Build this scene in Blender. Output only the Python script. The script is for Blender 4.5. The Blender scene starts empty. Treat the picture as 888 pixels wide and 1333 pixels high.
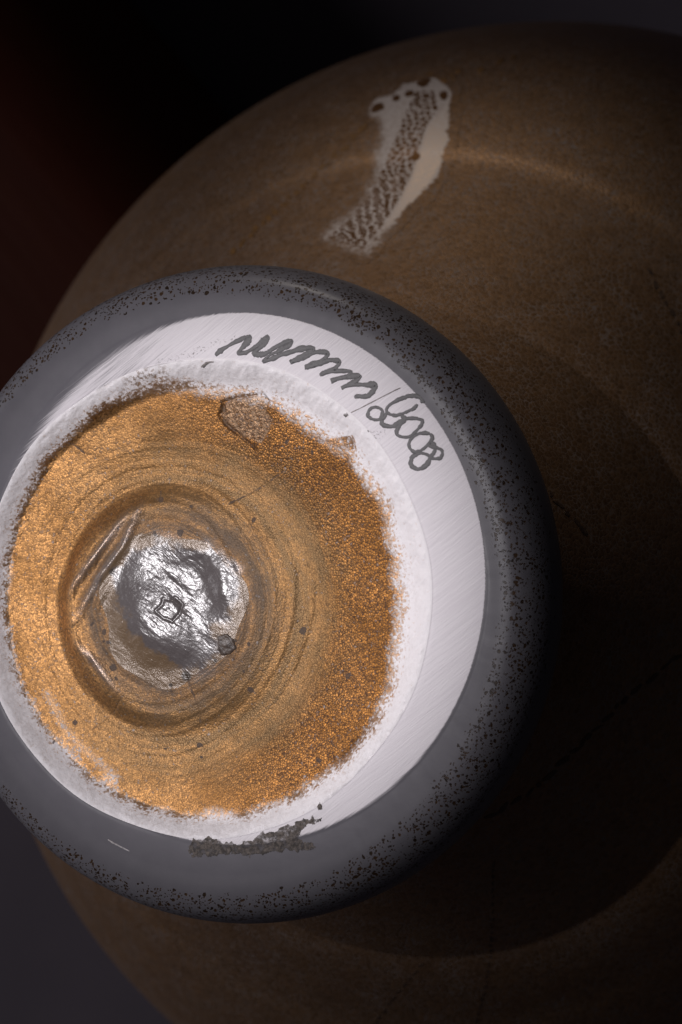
import bpy, math
import numpy as np
from mathutils import Vector, Matrix

# ------------------------------------------------------------------ camera, world, lamps
sc = bpy.context.scene
MM = 0.001
TH = math.radians(20.0)
ST, CT = math.sin(TH), math.cos(TH)
H = 208.0                     # height of the ground foot ring above the table (mm); the vase stands on its mouth
FPX = 6450.0                  # focal length in pixels of the 888 x 1333 photograph
_a = np.array([-ST, 0.016, CT]); _a /= np.linalg.norm(_a)        # the vase's axis as the camera sees it (right, up, back)
_x = np.array([CT, 0, ST]); _x -= _a * (_x @ _a); _x /= np.linalg.norm(_x)
RM = np.stack([_x, np.cross(_a, _x), _a], 0)                      # camera axes -> world
CAM = np.array([0, 0, H]) - RM @ np.array([-14.4, -9.93, -600.0])

cam = bpy.data.cameras.new('camera')
cam.sensor_fit = 'VERTICAL'; cam.sensor_height = 36.0; cam.sensor_width = 24.0
cam.lens = FPX / 1333 * 36.0
cam.clip_start = 0.01; cam.clip_end = 20
cam.dof.use_dof = True; cam.dof.focus_distance = 0.604; cam.dof.aperture_fstop = 36.0
camo = bpy.data.objects.new('camera', cam); sc.collection.objects.link(camo)
M4 = Matrix.Identity(4)
for i in range(3):
    for j in range(3): M4[i][j] = RM[i, j]
    M4[i][3] = CAM[i] * MM
camo.matrix_world = M4
sc.camera = camo

w = bpy.data.worlds.new('World'); sc.world = w; w.use_nodes = True
w.node_tree.nodes['Background'].inputs[0].default_value = (0.9, 0.85, 1.0, 1)
w.node_tree.nodes['Background'].inputs[1].default_value = 0.017
sc.view_settings.view_transform = 'Standard'; sc.view_settings.look = 'None'
sc.view_settings.exposure = 0.0; sc.view_settings.gamma = 1.0

FOOT = np.array([0, 0, H])
def lamp(name, d, dist, size, power, col, aim=FOOT, sy=None):
    """area lamp; d is its direction from the aim point as seen from the camera (right, up, towards the viewer)"""
    l = bpy.data.lights.new(name, 'AREA')
    l.shape = 'DISK' if sy is None else 'RECTANGLE'
    l.size = size
    if sy is not None: l.size_y = sy
    l.energy = power; l.color = col
    o = bpy.data.objects.new(name, l); sc.collection.objects.link(o)
    dw = RM @ (np.array(d, float) / np.linalg.norm(d))
    p = aim * MM + dw * dist
    o.location = p
    o.rotation_euler = Vector(-dw).to_track_quat('-Z', 'Y').to_euler()
    return o
def spot(name, d, dist, radius, power, col, aim, cone, blend):
    l = bpy.data.lights.new(name, 'SPOT'); l.shadow_soft_size = radius; l.energy = power; l.color = col
    l.spot_size = math.radians(cone); l.spot_blend = blend
    o = bpy.data.objects.new(name, l); sc.collection.objects.link(o)
    dw = RM @ (np.array(d, float) / np.linalg.norm(d))
    o.location = aim * MM + dw * dist
    o.rotation_euler = Vector(-dw).to_track_quat('-Z', 'Y').to_euler()
spot('key_spot', (-0.43, 0.12, 0.895), 0.95, 0.010, 27.5, (1.0, 0.955, 0.98), np.array([-1.5, 1.5, H]), 4.75, 0.34)
spot('top_spot', (-0.40, 0.87, 0.31), 0.75, 0.02, 8.6, (1.0, 0.91, 0.82), np.array([4., 56, H - 60]), 6.4, 1.0)
spot('rim_spot', (-0.16, 0.95, 0.22), 0.75, 0.02, 9.0, (1.0, 0.90, 0.80), np.array([8., 43, H - 20]), 5.2, 1.0)
lamp('left_fill', (-0.97, 0.05, 0.04), 0.9, 0.7, 2.9, (0.97, 0.93, 0.97), np.array([0., 0, H - 60]))

# ------------------------------------------------------------------ photograph pixel -> point on the vase (mm)
def ray(px, py):
    d = np.stack([(np.asarray(px, float) - 444) / FPX, -(np.asarray(py, float) - 666.5) / FPX, -np.ones_like(np.asarray(px, float))], -1)
    return d @ RM.T
def onplane(px, py, z=0.0):
    d = ray(px, py); t = (H + z - CAM[2]) / d[..., 2]
    return CAM[:2] + d[..., :2] * t[..., None]
def onbase(pts, hf=None):
    p = np.array(pts, float); uv = onplane(p[:, 0], p[:, 1])
    if hf is not None:
        for _ in range(6): uv = onplane(p[:, 0], p[:, 1], hf(uv[:, 0], uv[:, 1]))
    return uv

# ------------------------------------------------------------------ small numeric helpers
def sstep(a, b, x):
    t = np.clip((x - a) / (b - a), 0, 1); return t * t * (3 - 2 * t)
def _hash(i, j, s):
    n = (i.astype(np.int64) * 374761393 + j.astype(np.int64) * 668265263 + s * 974634777) & 0xffffffff
    n = ((n ^ (n >> 13)) * 1274126177) & 0xffffffff
    return ((n ^ (n >> 16)) & 0xffff) / 65535.0
def vnoise(x, y, s=0):
    i, j = np.floor(x), np.floor(y); fx, fy = x - i, y - j
    fx = fx * fx * (3 - 2 * fx); fy = fy * fy * (3 - 2 * fy)
    a = _hash(i, j, s); b = _hash(i + 1, j, s); c = _hash(i, j + 1, s); d = _hash(i + 1, j + 1, s)
    return (a + (b - a) * fx) * (1 - fy) + (c + (d - c) * fx) * fy
def fbm(x, y, s=0, o=4):
    r, a, t = 0, 1.0, 0
    for k in range(o):
        r = r + a * vnoise(x * 2 ** k + 17.3 * k, y * 2 ** k - 9.1 * k, s + k); t += a; a *= .5
    return r / t
def seg_dist(x, y, P):
    """distance to a polyline and position along it (0..1)"""
    best = np.full(x.shape, 1e9); tt = np.zeros(x.shape)
    n = len(P) - 1
    for k in range(n):
        a, b = P[k], P[k + 1]; d = b - a; L = d @ d + 1e-12
        t = np.clip(((x - a[0]) * d[0] + (y - a[1]) * d[1]) / L, 0, 1)
        q = np.hypot(x - a[0] - t * d[0], y - a[1] - t * d[1])
        m = q < best; best = np.where(m, q, best); tt = np.where(m, (k + t) / n, tt)
    return best, tt
def inpoly(x, y, P):
    """signed distance, positive inside"""
    ins = np.zeros(x.shape, bool); n = len(P)
    for k in range(n):
        a, b = P[k], P[(k + 1) % n]
        c = ((a[1] > y) != (b[1] > y)) & (x < (b[0] - a[0]) * (y - a[1]) / (b[1] - a[1] + 1e-12) + a[0])
        ins ^= c
    d, _ = seg_dist(x, y, np.vstack([P, P[:1]]))
    return np.where(ins, d, -d)
def smooth_line(P, n):
    P = np.array(P, float); Q = np.vstack([2 * P[0] - P[1], P, 2 * P[-1] - P[-2]]); out = []
    for k in range(1, len(Q) - 2):
        for t in np.linspace(0, 1, n, endpoint=False):
            a, b, c, d = Q[k - 1], Q[k], Q[k + 1], Q[k + 2]
            out.append(.5 * (2 * b + (c - a) * t + (2 * a - 5 * b + 4 * c - d) * t * t + (3 * b - a - 3 * c + d) * t ** 3))
    out.append(P[-1]); return np.array(out)

# ------------------------------------------------------------------ mesh helpers
def link_mesh(name, V, F, mat, parent=None, cols=None, smooth=True):
    V = np.asarray(V, np.float32); F = np.asarray(F, np.int32)
    me = bpy.data.meshes.new(name)
    k = F.shape[1]
    me.vertices.add(len(V)); me.vertices.foreach_set('co', (V * MM).ravel())
    me.loops.add(F.size); me.loops.foreach_set('vertex_index', F.ravel())
    me.polygons.add(len(F)); me.polygons.foreach_set('loop_start', np.arange(0, F.size, k, dtype=np.int32))
    me.polygons.foreach_set('use_smooth', np.full(len(F), smooth))
    me.update(calc_edges=True)
    if cols:
        for an, c in cols.items():
            at = me.color_attributes.new(an, 'FLOAT_COLOR', 'POINT')
            at.data.foreach_set('color', np.ascontiguousarray(c, np.float32).ravel())
    me.materials.append(mat)
    o = bpy.data.objects.new(name, me); sc.collection.objects.link(o)
    if parent is not None: o.parent = parent
    return o
def grid_faces(nr, na, wrap=True):
    """rows nr, na columns, counter-clockwise columns; faces up when the rows run outwards"""
    r = np.arange(nr - 1)[:, None]; a = np.arange(na if wrap else na - 1)[None, :]
    b = (a + 1) % na
    return np.stack([r * na + a, (r + 1) * na + a, (r + 1) * na + b, r * na + b], -1).reshape(-1, 4)
def empty(name, loc=(0, 0, 0)):
    o = bpy.data.objects.new(name, None); sc.collection.objects.link(o)
    o.location = Vector(loc) * MM; o.empty_display_size = 0.02; return o

# ------------------------------------------------------------------ material helpers
class NT:
    def __init__(s, name):
        s.m = bpy.data.materials.new(name); s.m.use_nodes = True
        s.t = s.m.node_tree; s.p = s.t.nodes['Principled BSDF']
        s.tc = s.t.nodes.new('ShaderNodeTexCoord')
        mp = s.t.nodes.new('ShaderNodeVectorMath'); mp.operation = 'SCALE'; mp.inputs['Scale'].default_value = 1000
        s.t.links.new(s.tc.outputs['Object'], mp.inputs[0]); s.mm = mp.outputs[0]       # object position in mm
    def put(s, i, v):
        if hasattr(v, 'is_output'): s.t.links.new(v, i)
        else:
            if hasattr(i.default_value, '__len__') and not hasattr(v, '__len__'): v = [v] * len(i.default_value)
            if hasattr(v, '__len__') and len(v) == 3 and len(i.default_value) == 4: v = (*v, 1)
            i.default_value = v
    def math(s, op, a, b=0.0, c=0.0, clamp=False):
        n = s.t.nodes.new('ShaderNodeMath'); n.operation = op; n.use_clamp = clamp
        for k, v in enumerate((a, b, c)): s.put(n.inputs[k], v)
        return n.outputs[0]
    def ss(s, a, b, x, lo=0.0, hi=1.0):
        n = s.t.nodes.new('ShaderNodeMapRange'); n.interpolation_type = 'SMOOTHSTEP'
        for k, v in zip(('Value', 'From Min', 'From Max', 'To Min', 'To Max'), (x, a, b, lo, hi)): s.put(n.inputs[k], v)
        return n.outputs[0]
    def mix(s, f, a, b):
        n = s.t.nodes.new('ShaderNodeMix'); n.data_type = 'RGBA'
        s.put(n.inputs[0], f); s.put(n.inputs[6], a); s.put(n.inputs[7], b); return n.outputs[2]
    def mixf(s, f, a, b):
        n = s.t.nodes.new('ShaderNodeMix'); s.put(n.inputs[0], f); s.put(n.inputs[2], a); s.put(n.inputs[3], b); return n.outputs[0]
    def noise(s, scale, detail=3, rough=.55, vec=None, out=0, dist=0.0):
        n = s.t.nodes.new('ShaderNodeTexNoise'); s.put(n.inputs['Vector'], vec or s.mm)
        n.inputs['Scale'].default_value = scale; n.inputs['Detail'].default_value = detail
        n.inputs['Roughness'].default_value = rough; n.inputs['Distortion'].default_value = dist
        return n.outputs[out]
    def vor(s, scale, feature='F1', vec=None, out='Distance', rand=1.0):
        n = s.t.nodes.new('ShaderNodeTexVoronoi'); n.feature = feature; s.put(n.inputs['Vector'], vec or s.mm)
        n.inputs['Scale'].default_value = scale; n.inputs['Randomness'].default_value = rand
        return n.outputs[out]
    def warp(s, amt, scale, vec=None):
        c = s.noise(scale, 2, vec=vec, out=1)
        a = s.t.nodes.new('ShaderNodeVectorMath'); a.operation = 'MULTIPLY_ADD'
        s.t.links.new(c, a.inputs[0]); a.inputs[1].default_value = (amt,) * 3; s.put(a.inputs[2], vec or s.mm)
        return a.outputs[0]
    def stretch(s, sc_, rot=(0, 0, 0), vec=None):
        n = s.t.nodes.new('ShaderNodeMapping'); s.put(n.inputs[0], vec or s.mm)
        n.inputs['Rotation'].default_value = rot; n.inputs['Scale'].default_value = sc_
        return n.outputs[0]
    def sep(s, v):
        n = s.t.nodes.new('ShaderNodeSeparateXYZ'); s.put(n.inputs[0], v); return n.outputs
    def attr(s, name):
        n = s.t.nodes.new('ShaderNodeAttribute'); n.attribute_name = name
        c = s.t.nodes.new('ShaderNodeSeparateColor'); s.t.links.new(n.outputs['Color'], c.inputs[0])
        return c.outputs[0], c.outputs[1], c.outputs[2], n.outputs['Alpha']
    def bump(s, h, dist, strength=1.0, normal=None):
        n = s.t.nodes.new('ShaderNodeBump'); s.put(n.inputs['Height'], h)
        n.inputs['Distance'].default_value = dist * MM; s.put(n.inputs['Strength'], strength)
        if normal is not None: s.put(n.inputs['Normal'], normal)
        return n.outputs[0]
    def hsv(s, col, v):
        n = s.t.nodes.new('ShaderNodeHueSaturation'); s.put(n.inputs['Color'], col); s.put(n.inputs['Value'], v); return n.outputs[0]
    def set(s, **k):
        for n, v in k.items(): s.put(s.p.inputs[n.replace('_', ' ')], v)
        return s.m

GOLD = (0.60, 0.305, 0.10); GOLD_O = (0.56, 0.246, 0.054)
WHITE = (0.80, 0.765, 0.795); GREY = (0.185, 0.18, 0.19)

def mat_hollow():
    n = NT('gold_leaf_hollow')
    gold, coarse, spot, veil = n.attr('mask')
    pit, isle, glass, grey = n.attr('mask2')
    off = n.t.nodes.new('ShaderNodeVectorMath'); off.operation = 'SUBTRACT'; n.put(off.inputs[0], n.mm); off.inputs[1].default_value = (PC0[0], PC0[1], H)
    ln = n.t.nodes.new('ShaderNodeVectorMath'); ln.operation = 'LENGTH'; n.put(ln.inputs[0], off.outputs[0])
    cb = n.t.nodes.new('ShaderNodeCombineXYZ')                      # leaf lies in rings round the pontil: noise along the radius only
    n.put(cb.inputs[0], n.math('ADD', n.math('MULTIPLY', ln.outputs['Value'], .62), n.math('MULTIPLY', n.noise(.10, 2), 2.0)))
    n.ringvec = cb.outputs[0]
    wv = n.warp(0.35, 1.2)
    v1 = n.vor(4.2, vec=wv); e1 = n.vor(4.2, 'DISTANCE_TO_EDGE', vec=wv); c1 = n.vor(4.2, vec=wv, out='Color')
    v2 = n.vor(3.5, vec=wv); e2 = n.vor(3.5, 'DISTANCE_TO_EDGE', vec=wv); c2 = n.vor(3.5, vec=wv, out='Color')
    r1 = n.sep(c1)[0]; r2 = n.sep(c2)[0]
    f1 = n.noise(7.0, 3, .7); f0 = n.noise(.5, 4, .6); f2 = n.noise(2.2, 4, .65)
    rnd = n.mixf(coarse, r1, r2)
    ring = n.ss(.40, .60, n.math('ADD', n.noise(1.0, 3, .6, vec=n.ringvec), n.math('MULTIPLY', n.math('SUBTRACT', f0, .5), .3)))
    edge = n.mixf(coarse, n.ss(.0, .10, e1), n.ss(.03, .16, e2))
    # coverage of the leaf, ragged where it thins out
    g = n.math('ADD', gold, n.math('MULTIPLY', n.math('SUBTRACT', n.math('ADD', n.math('MULTIPLY', f2, .9), n.math('MULTIPLY', rnd, .55)), .72), 1.0))
    cover = n.ss(.24, .76, g)
    leafcol = n.mix(coarse, GOLD, GOLD_O)
    leafcol = n.hsv(leafcol, n.math('ADD', .28, n.math('MULTIPLY', rnd, .85)))
    tarn = n.ss(.35, .68, n.noise(.16, 4, .6, vec=n.warp(3.0, .12)))
    leafcol = n.mix(tarn, n.mix(.42, leafcol, (.20, .10, .04)), n.mix(.06, leafcol, (.80, .60, .45)))
    gap = n.math('MULTIPLY', n.math('MULTIPLY', n.math('SUBTRACT', 1.0, edge), n.ss(.4, .8, gold, .25, 1.0)), n.mixf(coarse, .85, .95))
    gap = n.math('MAXIMUM', gap, n.ss(.56, .72, n.noise(1.7, 4, .65, vec=n.stretch((1.1, .9, 1), (0, 0, 1.0))), 0, .75))
    leafcol = n.mix(gap, leafcol, n.mix(coarse, (.20, .11, .055), (.08, .04, .024)))
    veilcol = n.mix(n.ss(.35, .7, f2), (.050, .027, .010), (.098, .053, .021))
    veilcol = n.mix(n.math('MULTIPLY', edge, .3), veilcol, (.5, .32, .16))
    veilcol = n.mix(n.math('MULTIPLY', grey, .8), veilcol, n.mix(n.ss(.3, .7, f2), (.085, .062, .048), (.125, .090, .066)))
    vf = n.math('MULTIPLY', veil, n.mixf(ring, .55, 1.0))
    leafcol = n.mix(vf, leafcol, veilcol)
    leafcol = n.mix(n.math('MULTIPLY', isle, .75), leafcol, n.mix(n.ss(.4, .6, f2), (.12, .075, .05), (.38, .26, .17)))
    white = n.mix(n.ss(.64, .76, n.noise(2.4, 4, .7), 0, .45), (.86, .83, .85), (.34, .28, .26))
    white = n.mix(n.math('MULTIPLY', pit, n.ss(.45, .6, f2)), white, (.30, .23, .19))
    thin = n.mix(n.ss(.5, .95, gold), n.mix(.42, leafcol, (.78, .62, .50)), leafcol)
    col = n.mix(cover, white, thin)
    col = n.mix(glass, col, n.mix(n.ss(.4, .65, f2), (.13, .115, .12), (.20, .165, .14)))
    dark = n.ss(.35, .6, n.math('ADD', spot, n.math('MULTIPLY', n.math('SUBTRACT', f2, .5), .35)))
    col = n.mix(n.math('MULTIPLY', dark, .8), col, (.07, .052, .045))
    metal = n.math('MULTIPLY', cover, n.math('SUBTRACT', 1.0, n.math('MULTIPLY', gap, .7)))
    metal = n.math('MULTIPLY', metal, n.math('SUBTRACT', 1.0, n.math('MULTIPLY', vf, n.mixf(grey, .4, .85))))
    metal = n.math('MULTIPLY', metal, n.math('SUBTRACT', 1.0, n.math('MAXIMUM', dark, glass)))
    h = n.mixf(coarse, n.math('ADD', n.math('MULTIPLY', v1, -.22), n.math('MULTIPLY', rnd, .20)), n.math('ADD', n.math('MULTIPLY', v2, -.30), n.math('MULTIPLY', rnd, .10)))
    h = n.math('ADD', h, n.math('MULTIPLY', f1, .16))
    hw = n.math('ADD', n.math('MULTIPLY', n.noise(1.6, 5, .75), .28), n.math('MULTIPLY', n.noise(6, 3, .7), .12))
    hh = n.mixf(cover, hw, h)
    hh = n.mixf(glass, hh, n.math('MULTIPLY', n.noise(2.5, 3, .6), .10))
    b = n.bump(hh, 1.0, n.mixf(cover, .4, n.mixf(coarse, .18, .30)))
    rough = n.mixf(cover, .85, n.math('SUBTRACT', .52, n.math('MULTIPLY', vf, .05)))
    rough = n.mixf(glass, rough, .10)
    n.set(Base_Color=col, Metallic=metal, Roughness=rough, Normal=b, Specular_IOR_Level=n.mixf(glass, .14, .5))
    return n.m

def mat_pontil():
    n = NT('pontil_glass')
    veil, line, dark, _ = n.attr('mask')
    f2 = n.noise(1.8, 4, .65)
    lines = n.noise(1.0, 2, .5, vec=n.stretch((.35, 2.6, 1), vec=n.stretch((1, 1, 1), (0, 0, math.radians(36)), n.warp(2.4, .3))))
    col = n.mix(n.ss(.35, .68, n.math('ADD', n.math('MULTIPLY', veil, .5), n.math('MULTIPLY', f2, .55))), (.10, .086, .086), (.16, .105, .062))
    col = n.mix(dark, col, (.03, .025, .022))
    h = n.math('ADD', n.math('MULTIPLY', lines, .5), n.math('MULTIPLY', n.noise(2.0, 3, .6), .5))
    h = n.math('ADD', h, n.math('MULTIPLY', n.noise(.6, 2), .5))
    h = n.math('ADD', h, n.math('MULTIPLY', n.math('MULTIPLY', veil, n.noise(5.0, 3, .7)), .5))
    b = n.bump(h, .085, 1.0)
    n.set(Base_Color=col, Roughness=.31, Normal=b, Specular_IOR_Level=.42, Metallic=n.math('MULTIPLY', veil, .15), Coat_Weight=.5, Coat_Roughness=.2, Coat_Normal=b)
    return n.m

def mat_foot():
    n = NT('foot_glass')
    frost, rub, rim, lip = n.attr('mask')
    pos = n.mm
    s1 = n.noise(1.0, 3, .6, vec=n.stretch((.14, 5.0, 1), vec=n.stretch((1, 1, 1), (0, 0, math.radians(-36)), n.warp(.5, .15))))
    s2 = n.noise(1.0, 3, .6, vec=n.stretch((.10, 7.0, 1), vec=n.stretch((1, 1, 1), (0, 0, math.radians(-50)), n.warp(.7, .12))))
    f = n.noise(.35, 4, .6); pits = n.noise(4.0, 3, .7)
    fr = n.ss(.35, .65, n.math('ADD', frost, n.math('MULTIPLY', n.math('SUBTRACT', s1, .5), .5)))
    white = n.mix(n.ss(.3, .7, s1, 0, .38), WHITE, (.62, .58, .62))
    white = n.mix(n.math('MULTIPLY', rub, n.ss(.55, .66, n.noise(3.0, 3, .7))), white, (.16, .14, .14))
    white = n.mix(n.ss(.70, .76, pits, 0, .7), white, (.35, .31, .31))
    grey = n.mix(n.ss(.25, .75, f), (.125, .120, .135), (.138, .132, .148))
    # flecks of gold leaf that come to an end round the rim
    wv = n.warp(.8, .9)
    vs = n.vor(1.6, vec=wv); vc = n.sep(n.vor(1.6, vec=wv, out='Color'))
    vs2 = n.vor(2.9, vec=wv); vc2 = n.sep(n.vor(2.9, vec=wv, out='Color'))
    dens = n.math('MULTIPLY', rim, n.ss(.32, .6, n.noise(.38, 3, .6), .45, 1.25))
    k1 = n.math('MULTIPLY', n.math('LESS_THAN', vc[0], n.math('MULTIPLY', dens, .80)), n.ss(.42, .34, n.math('ADD', vs, n.math('MULTIPLY', vc[1], .16))))
    k2 = n.math('MULTIPLY', n.math('LESS_THAN', vc2[0], n.math('MULTIPLY', dens, .80)), n.ss(.46, .32, n.math('ADD', vs2, n.math('MULTIPLY', vc2[1], .16))))
    fl = n.math('MAXIMUM', k1, k2)
    grey = n.mix(n.math('MULTIPLY', lip, .12), grey, (.12, .09, .07))
    col = n.mix(fr, grey, white)
    col = n.mix(fl, col, n.mix(vc[2], (.02, .012, .008), (.055, .03, .015)))
    h = n.math('ADD', n.math('MULTIPLY', s1, .5), n.math('MULTIPLY', s2, .3))
    h = n.math('ADD', h, n.math('MULTIPLY', pits, .12))
    b = n.bump(n.math('MULTIPLY', h, fr), .16, .8)
    b = n.bump(n.math('MULTIPLY', fl, -1.0), .05, .8, b)
    n.set(Base_Color=col, Roughness=n.mixf(fr, .34, .8), Normal=b, Metallic=0.0, Specular_IOR_Level=n.mixf(fr, .17, .3))
    return n.m

def body_nodes(n, net=None):
    wv = n.warp(.5, .7)
    e = n.vor(1.4, 'DISTANCE_TO_EDGE', vec=wv); c = n.sep(n.vor(1.4, vec=wv, out='Color'))
    e2 = n.vor(.62, 'DISTANCE_TO_EDGE', vec=n.stretch((1, 1, 1.5), vec=n.warp(1.3, .25)))
    f = n.noise(.06, 4, .6); f2 = n.noise(1.0, 4, .65)
    big = n.ss(.52, .66, n.noise(.035, 2))
    line = n.math('MAXIMUM', n.math('MULTIPLY', n.ss(.10, .02, e), n.ss(.3, .7, n.noise(.25, 3), .35, .95)),
                  n.math('MULTIPLY', n.ss(.12, .03, e2), n.math('MULTIPLY', big, .35)))
    leaf = n.hsv(n.mix(c[0], (.225, .124, .058), (.28, .160, .080)), n.math('ADD', .85, n.math('MULTIPLY', c[1], .3)))
    leaf = n.mix(n.ss(.55, .75, f2, 0, .12), leaf, (.20, .10, .04))
    col = n.mix(line, leaf, (.18, .145, .13))
    met = n.math('MULTIPLY', n.math('SUBTRACT', 1.0, line), .75)
    h = n.math('ADD', n.ss(0, .22, e), n.math('MULTIPLY', f2, .5))
    return col, met, h

def mat_body():
    n = NT('gold_leaf_glass')
    col, met, h = body_nodes(n)
    n.set(Base_Color=col, Metallic=met, Roughness=.47, Normal=n.bump(h, .045, .4), Coat_Weight=.06, Coat_Roughness=.3)
    return n.m
def mat_tear():
    n = NT('torn_leaf_glass')
    a, hole, glint, soft = n.attr('mask')
    bcol, bmet, bh = body_nodes(n)
    f = n.noise(2.2, 4, .7); fe = n.noise(1.5, 3, .75, vec=n.stretch((1, 1, 1)))
    rim = n.ss(n.mixf(soft, .44, .25), n.mixf(soft, .56, .75), n.math('ADD', a, n.math('MULTIPLY', n.math('SUBTRACT', fe, .5), .9)))
    hh = n.ss(.32, .68, n.math('ADD', hole, n.math('MULTIPLY', n.math('SUBTRACT', f, .5), .6)))
    gold = n.mix(f, (.30, .14, .045), (.13, .062, .024))
    white = n.mix(n.ss(.35, .7, f, 0, .7), (.52, .47, .45), (.30, .225, .185))
    white = n.mix(n.math('MULTIPLY', glint, n.ss(.35, .7, f, .3, .85)), white, (.88, .68, .52))  # glossy highlight painted into the bare glass colour
    col = n.mix(hh, white, gold)
    col = n.mix(rim, bcol, col)
    n.set(Base_Color=col, Metallic=n.mixf(rim, bmet, n.math('MULTIPLY', hh, .7)), Roughness=n.mixf(rim, .47, .32), Specular_IOR_Level=.5, Coat_Weight=n.mixf(rim, .06, 0.0), Coat_Roughness=.3,
          Normal=n.bump(n.mixf(rim, bh, n.math('ADD', f, hh)), .045, .4))
    return n.m
def mat_plain(name, c1, c2, scale, rough, bump=.1, metal=0.0, spec=.4, thr=(.35, .65), bscale=None):
    n = NT(name)
    f = n.noise(scale, 5, .65)
    n.set(Base_Color=n.mix(n.ss(thr[0], thr[1], f), c1, c2), Roughness=rough, Metallic=metal, Specular_IOR_Level=spec,
          Normal=n.bump(n.noise(bscale or scale * 2, 4, .7), bump, .8))
    return n.m

# ------------------------------------------------------------------ the setting: dark table
mt = mat_plain('dark_table', (.068, .056, .071), (.08, .066, .083), .02, .6, .05, spec=.2)
link_mesh('tabletop', [(-900, -900, 0), (900, -900, 0), (900, 900, 0), (-900, 900, 0)], [(0, 1, 2, 3)], mt)
bpy.data.objects['tabletop']['kind'] = 'structure'

# ------------------------------------------------------------------ the vase
vase = empty('vase')
vase['label'] = 'gold leaf glass vase upside down, its white signed foot towards the viewer'
vase['category'] = 'vase'

AX = np.array([0., 0.])
HC = np.array(onplane(np.array(263.), np.array(778.5)))        # centre of the hollow
RH = 29.25
FC = np.array(onplane(np.array(303.), np.array(753.)))         # centre of the ground facet
RF = 32.2
PC0 = np.array(onplane(np.array(226.), np.array(792.), -3.0))  # pontil

def edge_r(phi):
    return RH * (1 + .006 * np.sin(2 * phi + .8) + .004 * np.sin(5 * phi + 1.9) + .0025 * np.sin(11 * phi))
def ring_z(x, y):
    d = np.maximum(np.hypot(x - FC[0], y - FC[1]) - RF, 0)
    return -.06 * sstep(0, .5, d) - .007 * d * d
def base_h(x, y):
    """hollow of the foot without fine detail: wall, trough, low mound round the pontil"""
    dx, dy = x - HC[0], y - HC[1]; r = np.hypot(dx, dy); phi = np.arctan2(dy, dx)
    rho = np.clip(r / edge_r(phi), 0, 1)
    px, py = x - PC0[0], y - PC0[1]; q = np.hypot(px, py); ph = np.arctan2(py, px)
    wall = -.9 * (1 - np.clip((rho - .80) / .20, 0, 1) ** 5) - 1.9 * sstep(.99, .66, rho) + .5 * sstep(.8, .45, rho)
    px, py = x - PC0[0], y - PC0[1]; q = np.hypot(px, py); ph = np.arctan2(py, px)
    rw = .905 - .045 * sstep(.2, 1, np.cos(phi + .15)) - .03 * sstep(.4, 1, np.cos(phi - 1.6))
    wall = -2.4 * sstep(1.0, rw, rho) - 2.0 * sstep(.98, .45, rho)
    left = np.exp(-((np.angle(np.exp(1j * (ph - 3.05)))) / 1.35) ** 2)
    # mound: steep on its left flank, long and gentle elsewhere
    rm = 14.0
    steep = sstep(rm + 1.9, rm - 1.4, q)
    gentle = sstep(21, 4, q)
    mound = 2.9 * left * steep + (1 - left) * 2.3 * gentle
    ringz = ring_z(x, y)
    return wall + mound + ringz * sstep(.8, 1, rho)

def PB(pts): return onbase(pts, base_h)

# ---- features of the hollow, traced in photograph pixels
gold_edge = PB([(40, 590), (95, 538), (160, 505), (225, 498), (300, 508), (365, 522), (415, 562), (462, 590), (500, 655), (518, 725), (523, 800),
                (515, 880), (484, 955), (440, 1004), (390, 1037), (320, 1066), (250, 1068), (178, 1056), (105, 1012), (52, 962), (12, 890), (-6, 800), (-6, 700), (12, 640)])
isle = PB([(288, 527), (305, 518), (325, 515), (344, 513), (350, 522), (347, 535), (356, 545), (352, 560), (340, 578), (326, 572), (312, 566), (299, 560), (292, 552), (285, 540)])
isle_line = PB([(350, 522), (344, 513), (325, 515), (305, 518), (290, 524), (291, 534), (285, 540), (293, 552), (306, 562), (318, 572), (334, 585)])
frag = PB([(172, 488), (212, 484), (214, 520), (212, 560), (176, 562), (168, 520)])
frag2 = PB([(372, 560), (395, 572), (425, 575), (460, 568), (462, 582), (430, 590), (410, 605), (385, 590)])
ridge1 = PB([(172, 662), (140, 704), (112, 740), (90, 772)]); ridge2 = PB([(186, 655), (160, 712), (130, 752), (97, 808)])
ridge3 = PB([(150, 745), (130, 780), (122, 800)]); ridge4 = PB([(100, 838), (124, 862), (150, 898)])
cracks = [PB(p) for p in ([(55, 683), (65, 696)], [(300, 655), (345, 632), (372, 610)], [(120, 950), (150, 925), (158, 910)], [(242, 880), (252, 905), (258, 925), (262, 945)],
                          [(222, 893), (224, 905)], [(60, 585), (95, 578), (110, 590)], [(400, 985), (425, 962), (440, 975)], [(430, 870), (460, 880)], [(210, 640), (210, 660)])]
spots = [(156, 689, 3), (147, 745, 5), (203, 695, 5), (235, 694, 6), (142, 837, 5), (147, 869, 5), (151, 883, 4), (325, 838, 4), (318, 874, 4), (297, 833, 0), (327, 899, 6), (306, 834, 3),
         (304, 858, 3), (242, 880, 7), (222, 892, 4), (261, 970, 5), (215, 975, 4), (395, 822, 6), (415, 990, 5), (453, 880, 5), (348, 855, 3), (280, 860, 3), (136, 836, 3), (120, 812, 3),
         (418, 858, 3), (330, 677, 3), (407, 590, 4), (372, 575, 4), (480, 560, 3), (136, 823, 4), (160, 740, 3), (262, 985, 3), (70, 965, 4), (98, 940, 4), (250, 660, 4), (211, 650, 5)]
spot_uv = PB([(s[0], s[1]) for s in spots]); spot_r = np.array([s[2] for s in spots]) / 10.75 * np.array([.5, .9, .62, .75])[np.arange(len(spots)) % 4]
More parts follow.
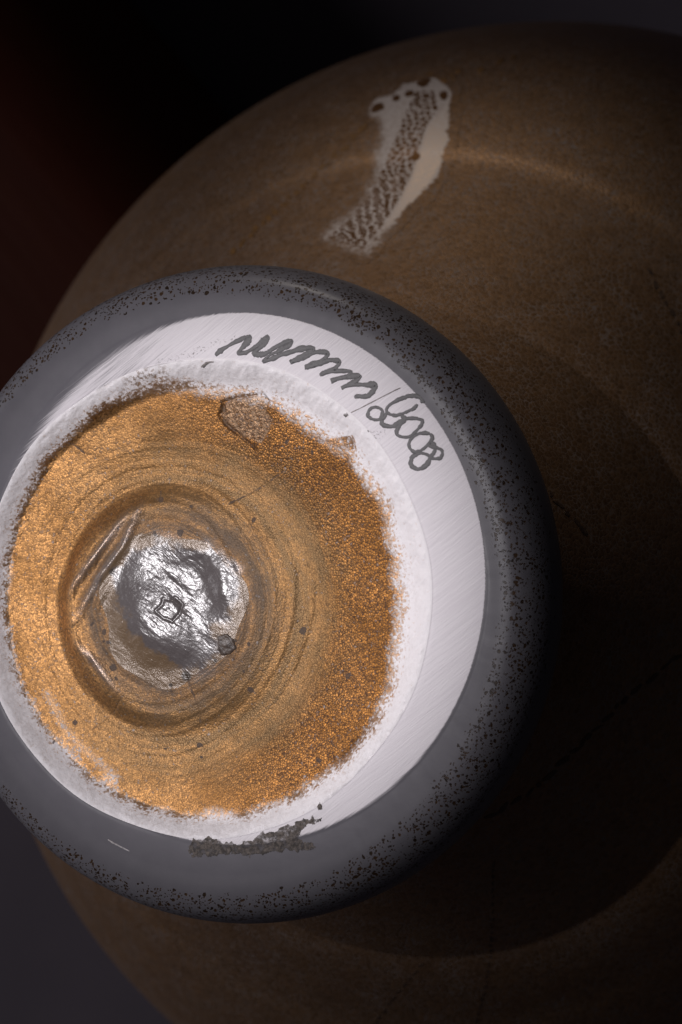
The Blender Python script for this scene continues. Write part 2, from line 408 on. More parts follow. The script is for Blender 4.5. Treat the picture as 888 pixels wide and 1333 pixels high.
glass_poly = PB([(146, 762), (150, 735), (175, 712), (205, 700), (235, 705), (265, 712), (290, 722), (306, 745), (312, 775), (300, 805), (285, 820), (284, 850), (265, 878), (240, 880), (215, 868), (190, 845), (170, 822), (150, 800)])
white_streak = PB([(62, 905), (85, 950), (105, 972), (150, 1010)])

na, nr = 1500, 300
phi = np.arange(na) * 2 * np.pi / na
tt = 1 - (1 - np.linspace(0, 1, nr)) ** 1.0
PR = 9.2                                    # the pontil is a part of its own inside this radius
pr_phi = PR * (1 + .06 * np.sin(3 * phi + 1) + .04 * np.sin(7 * phi))
EX = HC[0] + edge_r(phi) * np.cos(phi); EY = HC[1] + edge_r(phi) * np.sin(phi)
IX = PC0[0] + pr_phi * np.cos(phi); IY = PC0[1] + pr_phi * np.sin(phi)

def fine_h(x, y):
    r = np.hypot(x - HC[0], y - HC[1]) / RH
    q = np.hypot(x - PC0[0], y - PC0[1]); ph = np.arctan2(y - PC0[1], x - PC0[0])
    h = np.zeros_like(x)
    wob = 1.6 * np.sin(ph + 2) + .8 * np.sin(2 * ph + q * .12) + .5 * np.sin(3 * ph + 1 - q * .2) + .6 * fbm(x * .2, y * .2, 3)
    qq = q + wob
    amp = sstep(8, 10.5, q) * sstep(24, 17, q) * (.15 + 1.5 * fbm(np.cos(ph) * 1.6 + 9 + q * .05, np.sin(ph) * 1.6, 8) ** 1.5)
    h += .36 * amp * (.10 * np.sin(qq * 2 * np.pi / 2.1) + .055 * np.sin(qq * 2 * np.pi / 1.15 + 1.2) + .02 * np.sin(qq * 2 * np.pi / .6))
    h += .5 * (fbm(x * .12, y * .12, 5) - .5) * sstep(1, .85, r)
    for P, a, wd in ((ridge1, .40, .7), (ridge2, .50, .75), (ridge3, .25, .6), (ridge4, .35, .75)):
        d, t = seg_dist(x, y, P); h += a * np.exp(-(d / wd) ** 2) * (.25 + .75 * np.sin(np.pi * np.clip(t * .9 + .05, 0, 1)))
    d, _ = seg_dist(x, y, isle_line); h -= .22 * np.exp(-(d / .22) ** 2)
    s = inpoly(x, y, isle); h -= .12 * sstep(-.1, .15, s)
    for P in cracks:
        d, _ = seg_dist(x, y, P); h -= .03 * np.exp(-(d / .14) ** 2)
    # crumbly white wall
    wallm = sstep(.87, .93, r) * sstep(1.0, .985, r)
    g = fbm(x * .9, y * .9, 21, 4); h += wallm * .38 * (g - .5)
    st = fbm((x * .77 + y * .63) * .55, (x * -.63 + y * .77) * 2.0, 31, 3); h += wallm * .18 * (st - .5)
    return h
def hollow_z(x, y):
    return base_h(x, y) + fine_h(x, y)

X = IX[None] + (EX - IX)[None] * tt[:, None]; Y = IY[None] + (EY - IY)[None] * tt[:, None]
Zh = hollow_z(X, Y)
Zh[-1] = ring_z(X[-1], Y[-1])
V = np.stack([X, Y, Zh + H], -1).reshape(-1, 3)
x, y = X.ravel(), Y.ravel()
sd = inpoly(x, y, gold_edge)
gold = np.clip(.5 + sd / 3.6 + .5 * (fbm(x * .45, y * .45, 55) - .5), 0, 1)
d, _ = seg_dist(x, y, white_streak); gold = gold - .22 * np.exp(-(d / .8) ** 2)
sf = inpoly(x, y, frag); gold = np.where(sf > -.3, np.maximum(gold, .5 + .1 * sstep(-.3, .4, sf)), gold)
sf2 = inpoly(x, y, frag2); gold = np.where(sf2 > -.2, np.maximum(gold, .75), gold)
q = np.hypot(x - PC0[0], y - PC0[1]); ph = np.arctan2(y - PC0[1], x - PC0[0])
rho_ = np.hypot(x - HC[0], y - HC[1]) / RH; gold = gold * (1 - .95 * sstep(.895 + .05 * (fbm(x * .3, y * .3, 66) - .5), .975, rho_))
coarse = sstep(-.3, .6, np.cos(ph - .12)) * sstep(17, 22, q)
coarse = np.maximum(coarse, .9 * sstep(-.2, .5, sf2))
lf = np.exp(-((np.angle(np.exp(1j * (ph - 3.05)))) / .95) ** 2)
veil = np.maximum(sstep(25.5, 17.5, q + 5 * (fbm(x * .3, y * .3, 48) - .5)) * (1 - .75 * lf), sstep(17, 11, q + 2.5 * (fbm(x * .25, y * .25, 44) - .5) * 2)) * (1 - .8 * lf * sstep(10.2, 12, q))
spot = np.zeros_like(x)
sx = x + .55 * (fbm(x * 1.5, y * 1.5, 63) - .5); sy = y + .55 * (fbm(x * 1.5, y * 1.5, 64) - .5)
for (u, v), rr in zip(spot_uv, spot_r):
    if rr > 0: spot = np.maximum(spot, sstep(rr * 1.35, rr * .65, np.hypot(sx - u, sy - v)))
for P in cracks:
    d, _ = seg_dist(x, y, P); spot = np.maximum(spot, (.25 + .45 * fbm(x * .9, y * .9, 57)) * sstep(.24, .05, d + .3 * (fbm(x * 2, y * 2, 58) - .5)))
d, _ = seg_dist(x, y, isle_line); spot = np.maximum(spot, .5 * sstep(.32, .0, d + .5 * (fbm(x * 1.8, y * 1.8, 59) - .5)))
islem = sstep(-.05, .2, inpoly(x, y, isle))
pit = sstep(-1.5, .6, sf) + .16 * sstep(.2, .8, fbm(x * .5, y * .5, 61)) * sstep(-4.5, -1, sd)
glass = sstep(-1.2, .9, inpoly(x, y, glass_poly) + 2.2 * (fbm(x * .6, y * .6, 71) - .5))
for P in (ridge1, ridge2, ridge4):
    d, t = seg_dist(x, y, P); glass = np.maximum(glass, .6 * np.exp(-((d - .1) / .42) ** 2) * np.sin(np.pi * np.clip(t, 0.02, .98)) ** .5)
hollow = link_mesh('hollow', V, grid_faces(nr, na), mat_hollow(), vase,
                   {'mask': np.stack([gold, coarse, spot, veil], -1), 'mask2': np.stack([np.clip(pit, 0, 1), islem, glass, sstep(15.5, 9.5, q + 4 * (fbm(x * .3, y * .3, 49) - .5))], -1)})
hollow['label'] = 'round sunken underside lined with grainy gold leaf'

# ---- pontil scar in the middle of the hollow
nrp = 130
ttp = np.linspace(0.012, 1, nrp)
Xp = PC0[0] + (IX - PC0[0])[None] * ttp[:, None]; Yp = PC0[1] + (IY - PC0[1])[None] * ttp[:, None]
crater = PB([(213, 779), (221, 781), (229, 778), (238, 787), (235, 799), (226, 809), (214, 804), (203, 795), (211, 787)])
def pontil_z(x, y):
    q = np.hypot(x - PC0[0], y - PC0[1])
    m = sstep(8.2, 2.8, q * (1 + .25 * (fbm(x * .3, y * .3, 83) - .5))); px, py = x - PC0[0], y - PC0[1]
    z0 = float(base_h(np.array(PC0[0]), np.array(PC0[1]))) + .55
    z = (1 - m) * hollow_z(x, y) + m * (z0 - .14 * px - .07 * py - .011 * ((px + .8) ** 2 + (py + 1.7) ** 2))
    a = np.radians(-38)
    l = (x * np.cos(a) + y * np.sin(a)); c = (-x * np.sin(a) + y * np.cos(a))
    z = z + m * (.22 * (fbm(l * .22, c * .9, 81, 4) - .5) + .12 * (fbm(x * .35, y * .35, 85, 3) - .5))
    gt = np.exp(-(((x - PC0[0] + .6) / 6.0) ** 4 + ((y - PC0[1] + 1.6) / 6.0) ** 4))
    s = inpoly(x, y, crater); z = z - .09 * np.exp(-((s) / .2) ** 2)
    return z
Zp = pontil_z(Xp, Yp); Zp[-1] = Zh[0]
xp, yp = Xp.ravel(), Yp.ravel()
cs = inpoly(xp, yp, crater); gp = inpoly(xp, yp, glass_poly)
vp = sstep(1.3, -1.7, gp - .5 + 3.4 * (fbm(xp * .5, yp * .5, 91) - .5))
dk = .22 * fbm(xp * 1.2, yp * 1.2, 97) * sstep(.2, .03, np.abs(cs + .6 * (fbm(xp * 1.6, yp * 1.6, 95) - .5)))
for (u, v), rr in zip(spot_uv, spot_r):
    if rr > 0: dk = np.maximum(dk, .8 * sstep(rr * 1.3, rr * .8, np.hypot(xp - u, yp - v)))
Vp = np.stack([Xp, Yp, Zp + H], -1).reshape(-1, 3)
Fp = grid_faces(nrp, na)
ci = len(Vp); Vp = np.vstack([Vp, [[PC0[0], PC0[1], Zp[0].mean() + H]]])
mk = np.stack([vp, np.zeros_like(vp), dk, np.ones_like(vp)], -1); mk = np.vstack([mk, mk[:1]])
Fc = np.stack([np.full(na, ci), np.arange(na), (np.arange(na) + 1) % na, np.full(na, ci)], -1)
pontil = link_mesh('pontil_scar', Vp, Fp, mat_pontil(), vase, {'mask': mk})
pontil['label'] = 'glassy rippled scar in the middle with bright reflections'

def sheet(name, poly, mat, parent, zf, thick=.08, rag=.0, step=.1, seed=0, extra=None, inset=0.0, lift=.03):
    """a thin ragged flake of real thickness lying on the base; poly in mm on the base plane"""
    lo, hi = poly.min(0) - .4, poly.max(0) + .4
    gx = np.arange(lo[0], hi[0], step); gy = np.arange(lo[1], hi[1], step)
    GX, GY = np.meshgrid(gx, gy)
    s = inpoly(GX, GY, poly) - inset + rag * (fbm(GX * 1.3, GY * 1.3, seed, 5) - .5)
    if extra is not None: s = np.minimum(s, extra(GX, GY))
    ins = s > 0
    ny, nx = GX.shape
    q = ins[:-1, :-1] & ins[1:, :-1] & ins[:-1, 1:] & ins[1:, 1:]
    idx = np.arange(ny * nx).reshape(ny, nx)
    F = np.stack([idx[:-1, :-1][q], idx[:-1, 1:][q], idx[1:, 1:][q], idx[1:, :-1][q]], -1)
    z = zf(GX, GY) + lift + thick * np.clip(s / .25, 0, 1) * (.4 + 1.2 * fbm(GX * 1.8, GY * 1.8, seed + 7, 3))
    Va = np.stack([GX, GY, z + H], -1).reshape(-1, 3)
    # skirt: the outline drops into the surface so the flake has an edge
    use = np.unique(F); rem = np.full(ny * nx, -1); rem[use] = np.arange(len(use))
    Vt, Ft = Va[use], rem[F]
    E = np.concatenate([Ft[:, [0, 1]], Ft[:, [1, 2]], Ft[:, [2, 3]], Ft[:, [3, 0]]])
    key = {(a, b) for a, b in E.tolist()}
    bd = [(a, b) for a, b in key if (b, a) not in key]
    n0 = len(Vt); ids = sorted({i for e in bd for i in e}); mp = {i: n0 + k for k, i in enumerate(ids)}
    Vb = Vt[ids].copy(); Vb[:, 2] -= thick + lift + .1
    Fs = np.array([(b, a, mp[a], mp[b]) for a, b in bd]) if bd else np.zeros((0, 4), int)
    return link_mesh(name, np.vstack([Vt, Vb]), np.vstack([Ft, Fs]), mat, parent)

m_chip = mat_plain('dark_chip', (.05, .036, .03), (.09, .066, .052), 1.2, .35, .08)
chip_poly = PB([(283, 828), (296, 824), (305, 832), (309, 845), (300, 852), (288, 854), (283, 845)])
ch = sheet('glass_chip', chip_poly, m_chip, vase, lambda a, b: np.where(np.hypot(a - PC0[0], b - PC0[1]) < PR, pontil_z(a, b), hollow_z(a, b)), .10, .1, .08, 3, lift=.12)
ch['label'] = 'small dark square chip beside the glassy scar'

# ---- foot: ground ring, polished shoulder, rim and underside
na2 = 1500
prof = [(34.0, 0), (35.8, -.06), (37.2, -.32), (38.3, -.9), (39.15, -1.9), (39.8, -3.6), (40.2, -5.9), (40.3, -8.2), (40.0, -10.2), (39.2, -11.8), (37.6, -13.2), (35.6, -14.6)]
pc = smooth_line(prof, 8)
n_in = 70
R1 = pc[0, 0]
ts = np.linspace(0, 1, n_in)
CX = R1 * np.cos(phi); CY = R1 * np.sin(phi)
RX = EX[None] + (CX - EX)[None] * ts[:, None]; RY = EY[None] + (CY - EY)[None] * ts[:, None]
RZ = ring_z(RX, RY) + .035 * (fbm(RX * .5, RY * .5, 101) - .5) * sstep(0, .1, ts)[:, None]
# soft lip at the hollow's edge
lipd = np.hypot(RX - EX[None], RY - EY[None]); RZ = RZ - .05 * np.exp(-(lipd / .35) ** 2); RZ[0] = Zh[-1]
OX = pc[1:, 0, None] * np.cos(phi)[None]; OY = pc[1:, 0, None] * np.sin(phi)[None]
OZ = np.repeat(pc[1:, 1, None], na2, 1) + RZ[-1][None] * np.linspace(1, 0, len(pc) - 1)[:, None] ** 2
FXx = np.vstack([RX, OX]); FYy = np.vstack([RY, OY]); FZz = np.vstack([RZ, OZ])
fx, fy, fz = FXx.ravel(), FYy.ravel(), FZz.ravel()
df = RF - np.hypot(fx - FC[0], fy - FC[1])
ang = np.arctan2(fy - FC[1], fx - FC[0])
softw = .24 + 1.3 * sstep(.35, .0, np.abs(np.angle(np.exp(1j * (ang - 2.55)))) / np.pi) + .5 * sstep(.2, 0, np.abs(np.angle(np.exp(1j * (ang + .95)))) / np.pi)
frost = np.clip(.5 + df / (2 * softw), 0, 1)
frost *= 1 - .42 * sstep(1.25, .35, np.abs(np.angle(np.exp(1j * (ang - 2.45)))))
rub_line = onbase([(222, 475), (250, 462), (280, 446), (305, 440)]); rub2 = onbase([(205, 470), (230, 465), (262, 452)])
d1, _ = seg_dist(fx, fy, rub_line); d2, _ = seg_dist(fx, fy, rub2)
rub = .8 * sstep(.6, .1, d1) + .5 * sstep(.5, .1, d2)
rub3 = onbase([(483, 566), (497, 563), (488, 570)]); d3, _ = seg_dist(fx, fy, rub3); rub = np.maximum(rub, .9 * sstep(.7, .2, d3))
rr = np.hypot(fx, fy)
outer = (np.arange(len(FXx)) >= n_in)[:, None] * np.ones((1, na2)); outer = outer.ravel()
an = np.arctan2(fy, fx)
r_in = 36.1 - 1.2 * sstep(.2, 1, np.cos(an)) + .9 * sstep(0, 1, np.cos(an - np.pi)) + 1.2 * (fbm(np.cos(an) * 3, np.sin(an) * 3, 111) - .5)
rim = sstep(r_in - .1, r_in + .8, rr) * sstep(-7.0, -3.8, fz)
lip = sstep(-3.5, -8, fz)
foot = link_mesh('foot', np.stack([fx, fy, fz + H], -1), grid_faces(len(FXx), na2), mat_foot(), vase,
                 {'mask': np.stack([frost, np.clip(rub, 0, 1), rim, lip], -1)})
foot['label'] = 'white glass foot, ground ring inside a grey polished rim with dark flecks'

# ---- body: sphere with a short waist under the foot, mouth on the table
SZ, SR = -132.6, 83.4
neck = [(35.6, -14.6), (33.6, -18), (32.8, -23), (33.2, -29), (35.0, -36), (38.6, -44.5), (44.0, -54.0), (50.5, -63.2)]
a0 = math.asin(57.5 / SR)
arc = [(SR * math.sin(a), SZ + SR * math.cos(a)) for a in np.linspace(a0, math.radians(153), 34)]
bp = smooth_line(neck + arc, 9)
mouth_r = bp[-1, 0]; z_end = -H
bp = np.vstack([bp, [[mouth_r + .3, z_end + 2.2], [mouth_r + .2, z_end + .6], [mouth_r - 1, z_end], [mouth_r - 3, z_end + .4], [mouth_r - 4, z_end + 3]]])
nb = 360
phb = np.arange(nb) * 2 * np.pi / nb
BX = bp[:, 0, None] * np.cos(phb); BY = bp[:, 0, None] * np.sin(phb); BZ = np.repeat(bp[:, 1, None], nb, 1)
body = link_mesh('body', np.stack([BX, BY, BZ + H], -1).reshape(-1, 3), grid_faces(len(bp), nb), mat_body(), vase)
body['label'] = 'globe shaped body of brown gold leaf crackled in fine cells'

bz = bp[:-5]
def body_r(z): return np.interp(-z, -bz[:, 1], bz[:, 0])
def hit_body(px, py):
    """photograph pixel -> first point of the body along that line of sight"""
    px = np.asarray(px, float); d = ray(px, py); out = np.full(px.shape + (3,), np.nan)
    t0 = (H - 15 - CAM[2]) / d[..., 2]
    done = np.zeros(px.shape, bool)
    for k in range(1100):
        p = CAM + d * (t0 + k * .12)[..., None]
        z = p[..., 2] - H
        ins = (np.hypot(p[..., 0], p[..., 1]) < body_r(z)) & (z > SZ - 60) & ~done
        out[ins] = p[ins]; done |= ins
    return out
def body_normal(p):
    z = p[..., 2] - H; dr = (body_r(z + .3) - body_r(z - .3)) / .6
    r = np.hypot(p[..., 0], p[..., 1])
    n = np.stack([p[..., 0] / r, p[..., 1] / r, -dr], -1); return n / np.linalg.norm(n, axis=-1, keepdims=True)
def on_body(p, lift):
    r = body_r(p[..., 2] - H); s = r / np.hypot(p[..., 0], p[..., 1])
    q = p.copy(); q[..., 0] *= s; q[..., 1] *= s
    return q + body_normal(q) * lift

# ---- tear in the leaf above the foot: bare white glass, a net of leaf specks and a highlight painted along its right edge
T_out = np.array([(480, 150), (486, 132), (510, 122), (535, 107), (558, 100), (578, 108), (588, 120), (586, 150), (584, 185), (577, 210), (562, 238), (540, 265), (515, 290), (490, 315), (474, 330), (450, 318), (424, 312), (432, 298), (455, 284), (474, 262), (486, 238), (492, 205), (497, 178), (494, 155)], float)
T_glint = np.array([(586, 128), (584, 185), (577, 212), (560, 240), (538, 268), (510, 294), (476, 328), (500, 294), (520, 262), (536, 230), (545, 200), (556, 165)], float)
T_net = np.array([(540, 118), (566, 118), (572, 140), (556, 165), (545, 200), (536, 230), (520, 262), (500, 294), (474, 326), (424, 312), (455, 284), (480, 255), (500, 215), (520, 165)], float)
gx = np.arange(405, 606, 1.0); gy = np.arange(84, 346, 1.0)
GX, GY = np.meshgrid(gx, gy)
sT = inpoly(GX, GY, T_out) + 13 * (fbm(GX * .055, GY * .055, 121, 3) - .5)
T_left = np.array([(494, 150), (488, 232), (452, 284), (424, 312)], float); dL, _ = seg_dist(GX, GY, T_left); softm = np.maximum(sstep(26, 8, dL), sstep(262, 318, GY))
sN = inpoly(GX, GY, T_net); sC = inpoly(GX, GY, T_glint)
ax_ = np.radians(-62); lx = GX * np.cos(ax_) - GY * np.sin(ax_); ly = GX * np.sin(ax_) + GY * np.cos(ax_)
def cells(u, v, s):
    best = np.full(u.shape, 9.); b2 = best.copy(); i0, j0 = np.floor(u), np.floor(v)
    for di in (-1, 0, 1):
        for dj in (-1, 0, 1):
            i, j = i0 + di, j0 + dj
            dd = np.hypot(i + .15 + .7 * _hash(i, j, s) - u, j + .15 + .7 * _hash(i, j, s + 5) - v)
            b2 = np.where(dd < best, best, np.minimum(b2, dd)); best = np.minimum(best, dd)
    return b2 - best
wx = GX + 9 * (fbm(GX * .06, GY * .06, 141) - .5); wy = GY + 9 * (fbm(GX * .06, GY * .06, 151) - .5)
fine_ = sstep(150, 290, GY)
ce = np.where(fine_ > fbm(GX * .05, GY * .05, 161), cells((wx * .97 - wy * .2) / 13.0, (wy * .98 + wx * .2) / 3.4, 135), cells((wx * .93 - wy * .2) / 9.0, (wy * .98 + wx * .2) / 5.4, 131))
hole = sstep(.06 + .14 * fbm(GX * .08, GY * .08, 171), .32, ce) * sstep(-2, 4, sN)
blobs = [(492, 141, 9, 5), (516, 128, 5, 4), (533, 122, 6, 4), (551, 108, 9, 5), (578, 125, 6, 5), (541, 205, 6, 5)]
for bx_, by_, bw, bh in blobs:
    u = (GX - bx_) * .9 - (GY - by_) * .45; v = (GX - bx_) * .45 + (GY - by_) * .9
    hole = np.maximum(hole, sstep(1.25, .8, np.hypot(u / bw, v / bh) + .5 * (vnoise(GX * .3, GY * .3, 9) - .5)))
glint = sstep(-3, 5, sC) * np.exp(-((GY - 222) / 62) ** 2)
P3 = hit_body(GX, GY)
ok = (sT > -14) & np.isfinite(P3[..., 0])
P3 = on_body(np.nan_to_num(P3, nan=50.), .05)
qd = ok[:-1, :-1] & ok[1:, :-1] & ok[:-1, 1:] & ok[1:, 1:]
idx = np.arange(GX.size).reshape(GX.shape)
F = np.stack([idx[:-1, :-1][qd], idx[1:, :-1][qd], idx[1:, 1:][qd], idx[:-1, 1:][qd]], -1)
use = np.unique(F); rem = np.full(GX.size, -1); rem[use] = np.arange(len(use))
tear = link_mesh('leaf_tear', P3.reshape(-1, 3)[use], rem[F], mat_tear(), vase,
                 {'mask': np.stack([np.clip(.5 + sT / (16 + 22 * softm), 0, 1).ravel(), hole.ravel(), glint.ravel(), softm.ravel()], -1)[use]})
tear['label'] = 'white torn patch netted with gold specks above the foot'

# ---- seams where leaves of gold overlap or end: rows of small flakes
def flakes(name, pts, wpx, dash, gap, mat, seed, label=None, lift=.06):
    rs = np.random.RandomState(seed); P = smooth_line(pts, 8)
    L = np.concatenate([[0], np.cumsum(np.hypot(*np.diff(P, axis=0).T))]); s = 0; V, F = [], []
    while s < L[-1]:
        ln = dash * rs.uniform(.5, 1.5); wd = wpx * rs.uniform(.6, 1.3)
        c = np.array([np.interp(s + ln / 2, L, P[:, k]) for k in (0, 1)]) + rs.uniform(-1, 1, 2) * wpx * .25
        t = np.array([np.interp(min(s + ln, L[-1]), L, P[:, k]) - np.interp(s, L, P[:, k]) for k in (0, 1)]); t /= np.linalg.norm(t) + 1e-9
        a0 = rs.uniform(-.35, .35); t = np.array([t[0] * math.cos(a0) - t[1] * math.sin(a0), t[0] * math.sin(a0) + t[1] * math.cos(a0)])
        nn = np.array([-t[1], t[0]]); k = 9
        an = np.arange(k) * 2 * np.pi / k; rad = rs.uniform(.75, 1.2, k)
        o = c + np.outer(np.cos(an) * rad * ln / 2, t) + np.outer(np.sin(an) * rad * wd / 2, nn)
        q = np.vstack([o, c]); p3 = hit_body(q[:, 0], q[:, 1])
        if np.isfinite(p3).all():
            b = len(V); top = on_body(p3, lift); V += top.tolist() + on_body(p3[:k], -.05).tolist()
            for i in range(k):
                j = (i + 1) % k
                F += [(b + i, b + k, b + j, b + j), ] if False else [(b + i, b + j, b + k)]
                F += [(b + i, b + k + 1 + i, b + k + 1 + j), (b + i, b + k + 1 + j, b + j)]
        s += ln + gap * rs.uniform(.4, 1.6)
    F = np.array(F)
    Vn = np.array(V); f0 = F[0]; nrm = np.cross(Vn[f0[1]] - Vn[f0[0]], Vn[f0[2]] - Vn[f0[0]])
    if nrm @ (CAM - Vn[f0[0]]) < 0: F = F[:, ::-1]
    o = link_mesh(name, Vn, F, mat, vase, smooth=False)
    o['kind'] = 'stuff'
    if label: o['label'] = label
m_fl = mat_plain('leaf_flakes', (.11, .055, .018), (.20, .10, .03), 1.5, .5, .08, metal=.0)
m_dk = mat_plain('dark_leaf_seam', (.05, .03, .02), (.09, .055, .035), 1.5, .5, .08)
flakes('leaf_seam', [(302, 332), (335, 298), (365, 270), (395, 243), (430, 210), (476, 164)], 7, 12, 3, m_fl, 1, 'dashed gold seam running up to the torn patch')
flakes('leaf_seam', [(556, 96), (590, 108), (584, 90), (612, 98), (640, 84), (680, 70)], 7, 9, 14, m_fl, 2, 'loose gold specks above the torn patch')
flakes('leaf_seam', [(888, 850), (850, 880), (812, 912), (765, 958), (735, 990), (690, 1030), (640, 1062)], 6, 17, 1, m_dk, 3, 'dark seam across the lower right of the body')
flakes('leaf_seam', [(642, 1120), (641, 1180), (638, 1240), (630, 1290), (616, 1340)], 3, 6, 2, m_dk, 4)
flakes('leaf_seam', [(480, 1345), (510, 1300), (548, 1256)], 3.5, 7, 3, m_dk, 5)
flakes('leaf_seam', [(842, 350), (862, 385), (892, 440)], 5, 9, 4, m_dk, 6)
flakes('leaf_seam', [(715, 640), (735, 665), (760, 690)], 5, 12, 5, m_dk, 7)

# ---- engraved signature and date on the ground ring
m_ink = mat_plain('engraved_grey', (.118, .114, .118), (.14, .136, .14), 2.5, .45, .06)
def ribbon(name, lines, wpx, parent, lab, seed, mat=m_ink, height=.02):
    V, F = [], []
    for pts in lines:
        ww = wpx
        P = smooth_line(pts, 7); N = len(P)
        d = np.gradient(P, axis=0); d /= np.hypot(d[:, 0], d[:, 1])[:, None] + 1e-9
        nn = np.stack([-d[:, 1], d[:, 0]], 1)
        w0 = ww / 2 * (.50 + 1.1 * fbm(np.arange(N) * .17 + seed, np.full(N, seed * 3.1), seed, 2)) * np.clip(.55 + np.minimum(np.arange(N), N - 1 - np.arange(N)) * .2, 0, 1)
        jl = 1 + .7 * (fbm(np.arange(N) * .8, np.full(N, 1.5), seed + 3, 2) - .5); jr = 1 + .7 * (fbm(np.arange(N) * .8, np.full(N, 7.5), seed + 4, 2) - .5)
        A = onbase(P + nn * (w0 * jl)[:, None]); B = onbase(P - nn * (w0 * jr)[:, None]); Cc = onbase(P)
        b = len(V)
        for k in range(N):
            zz = [float(ring_z(np.array(q[k][0]), np.array(q[k][1]))) for q in (A, Cc, B)]
            j = .001 * ((k * 7 + seed) % 5) 
            a, c, e = A[k], Cc[k], B[k]
            V += [(a[0], a[1], H + zz[0] - .04), (*(a * .82 + c * .18), H + zz[0] + height), (c[0], c[1], H + zz[1] + height + j), (*(e * .82 + c * .18), H + zz[2] + height), (e[0], e[1], H + zz[2] - .04)]
        for k in range(N - 1):
            a = b + 5 * k
            F += [(a + i, a + i + 1, a + i + 6, a + i + 5) for i in range(4)]
    # keep every face looking up
    Vn = np.array(V); F = np.array(F)
    nz = np.cross(Vn[F[:, 1]] - Vn[F[:, 0]], Vn[F[:, 3]] - Vn[F[:, 0]])[:, 2]
    F[nz < 0] = F[nz < 0][:, ::-1]
    o = link_mesh(name, Vn, F, mat, parent, smooth=True)
    if lab: o['label'] = lab
    return o
def c5(p): return [(260 + a / 4.036, 420 + b / 4.036) for a, b in p]
def c6(p): return [(420 + a / 4.44, 480 + b / 4.44) for a, b in p]
sig = [c5([(82, 172), (118, 142), (180, 106), (238, 78), (262, 76), (248, 104), (218, 140), (203, 163), (240, 156), (292, 128), (330, 98), (355, 76), (346, 100), (316, 132), (288, 160), (320, 168), (350, 160),
           (385, 138), (440, 108), (482, 98), (466, 122), (418, 148), (368, 172), (335, 202), (372, 192), (450, 162), (540, 136), (596, 136), (566, 164), (512, 190), (478, 208),
           (540, 186), (610, 156), (668, 160), (660, 186), (610, 212), (556, 238), (622, 216), (690, 196), (732, 206), (716, 236), (670, 258), (632, 274), (702, 256), (790, 256), (774, 280), (728, 294), (690, 306),
           (760, 288), (838, 280), (826, 304), (782, 326), (746, 342)]) + c6([(180, 92), (250, 94), (305, 96), (292, 128), (258, 158), (200, 160), (188, 172)])]
ribbon('signature', sig, 7.0, vase, 'grey scratched handwriting reading venini', 1)
ribbon('date', [c6([(548, 205), (530, 228), (490, 248), (432, 268), (385, 262), (370, 232), (404, 198), (468, 168), (530, 156), (572, 172), (578, 200)]),
                c6([(372, 250), (352, 284), (308, 296), (266, 276), (270, 238), (310, 222), (346, 244), (340, 290), (348, 322), (392, 334), (432, 320), (470, 290)]),
                c6([(468, 290), (520, 286), (574, 296), (572, 320), (540, 362), (490, 396), (432, 382), (436, 340), (474, 292), (452, 268)]),
                c6([(622, 374), (634, 404), (590, 458), (538, 480), (502, 456), (510, 408), (560, 374), (620, 374)]),
                c6([(606, 440), (640, 452), (688, 470), (684, 512), (640, 520), (610, 500), (566, 488), (518, 512), (512, 556), (550, 580), (600, 558), (622, 516), (650, 470), (640, 430), (612, 424)])],
       5.6, vase, 'grey scratched numbers reading 2008', 5)
m_scr = mat_plain('scratch', (.13, .115, .11), (.28, .25, .24), 3.0, .6, .05)
ribbon('scratch', [c6([(165, 254), (230, 222), (300, 186), (370, 150), (450, 110)])], 1.5, vase, None, 9, m_scr)
ribbon('scratch', [[(140, 1093), (150, 1099), (168, 1108)]], 2.2, vase, 'short pale scratch on the grey rim', 11, mat_plain('pale_scratch', (.3, .28, .28), (.6, .56, .57), 4.0, .7, .05))
ribbon('scratch', [[(262, 478), (270, 472), (278, 471)]], 2.4, vase, None, 12, m_scr)

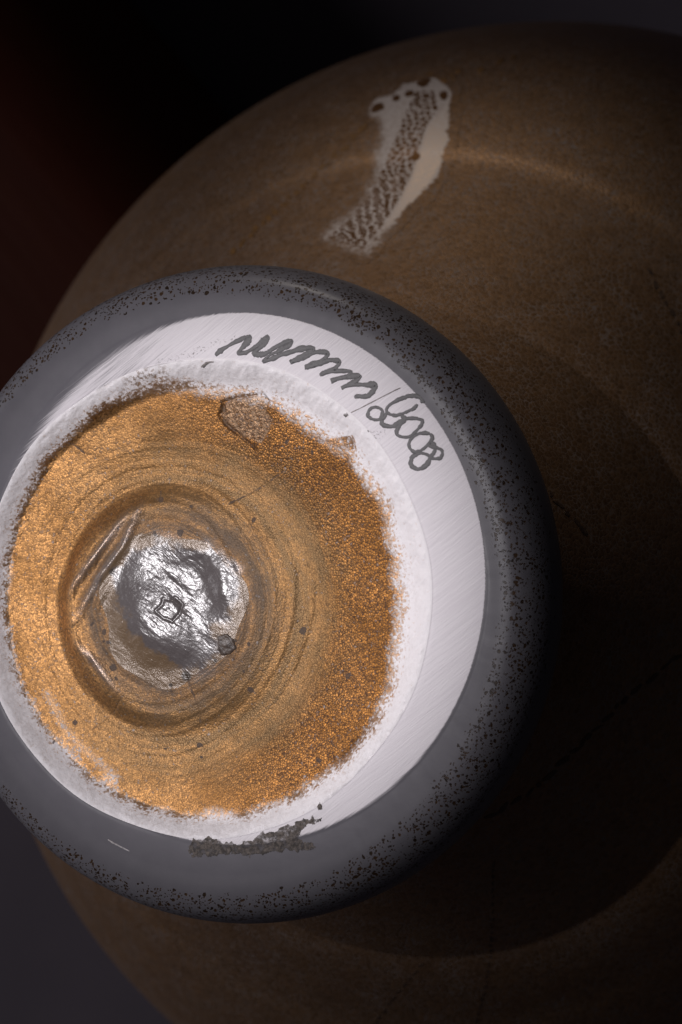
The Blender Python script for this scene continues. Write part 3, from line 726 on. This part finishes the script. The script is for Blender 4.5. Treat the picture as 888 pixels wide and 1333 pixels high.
# ---- brown residue stuck on the lower edge of the ring
m_res = mat_plain('residue', (.045, .038, .034), (.16, .135, .12), 2.6, .8, .02, thr=(.36, .66), bscale=2.5)
_t = m_res.node_tree; _p = _t.nodes['Principled BSDF']; _n = _t.nodes.new('ShaderNodeTexNoise'); _c = _t.nodes.new('ShaderNodeTexCoord')
_n.inputs['Scale'].default_value = 1400; _n.inputs['Detail'].default_value = 5; _n.inputs['Roughness'].default_value = .7
_r = _t.nodes.new('ShaderNodeMapRange'); _r.inputs[1].default_value = .36; _r.inputs[2].default_value = .56; _r.inputs[3].default_value = .25; _r.inputs[4].default_value = .95
_t.links.new(_c.outputs['Object'], _n.inputs['Vector']); _t.links.new(_n.outputs[0], _r.inputs[0]); _t.links.new(_r.outputs[0], _p.inputs['Alpha'])   # a thin stain, worn through in places
res_poly = onbase([(242, 1102), (252, 1092), (268, 1090), (290, 1098), (320, 1094), (350, 1080), (380, 1070), (405, 1062), (424, 1060), (420, 1072), (400, 1080), (388, 1092), (408, 1096), (412, 1104), (380, 1108), (330, 1113), (300, 1112), (275, 1120), (250, 1116)])
rz = lambda a, b: np.where(np.hypot(a - HC[0], b - HC[1]) > edge_r(np.arctan2(b - HC[1], a - HC[0])), ring_z(a, b), hollow_z(a, b))
o = sheet('residue', res_poly, m_res, vase, rz, .016, 1.5, .06, 201, lift=.02, inset=.1)
o['label'] = 'ragged brown dirt on the lower edge of the ring'
sheet('residue', onbase([(413, 1050), (416, 1044), (420, 1048), (420, 1054), (414, 1055)]), m_res, vase, rz, .1, .3, .06, 205)
sheet('residue', onbase([(446, 540), (452, 536), (455, 541), (449, 544)]), m_res, vase, rz, .1, .2, .06, 206)
m_rec = mat_plain('leaf_fleck', (.03, .02, .014), (.07, .04, .02), 2.0, .4, .05)

# ------------------------------------------------------------------ dark reddish brown block behind the vase on the left
import bmesh
bm = bmesh.new(); bmesh.ops.create_cube(bm, size=1.0)
bmesh.ops.scale(bm, vec=(210, 80, 56), verts=bm.verts)
bmesh.ops.bevel(bm, geom=bm.edges[:] , offset=24, segments=8, profile=.5, affect='EDGES')
bmesh.ops.scale(bm, vec=(MM,) * 3, verts=bm.verts)
me = bpy.data.meshes.new('wooden_block'); bm.to_mesh(me); bm.free()
for p in me.polygons: p.use_smooth = True
nb_ = NT('dark_red_wood')
g = nb_.noise(.05, 5, .6, vec=nb_.stretch((.4, 3, 3)))
nb_.set(Base_Color=nb_.mix(g, (.034, .0065, .003), (.055, .013, .006)), Roughness=.55, Normal=nb_.bump(g, .4, .5), Specular_IOR_Level=.08)
me.materials.append(nb_.m)
wb = bpy.data.objects.new('wooden_block', me); sc.collection.objects.link(wb)
wb['label'] = 'dark reddish brown block lying blurred behind the vase on the left'
wb['category'] = 'block'
def ontable(px, py, z=0.0): return onplane(np.array(float(px)), np.array(float(py)), z - H)
bc = ontable(-80, 300, 56)
wb.location = Vector((bc[0] * MM, bc[1] * MM, .028)); wb.rotation_euler = (0, 0, math.radians(-48))
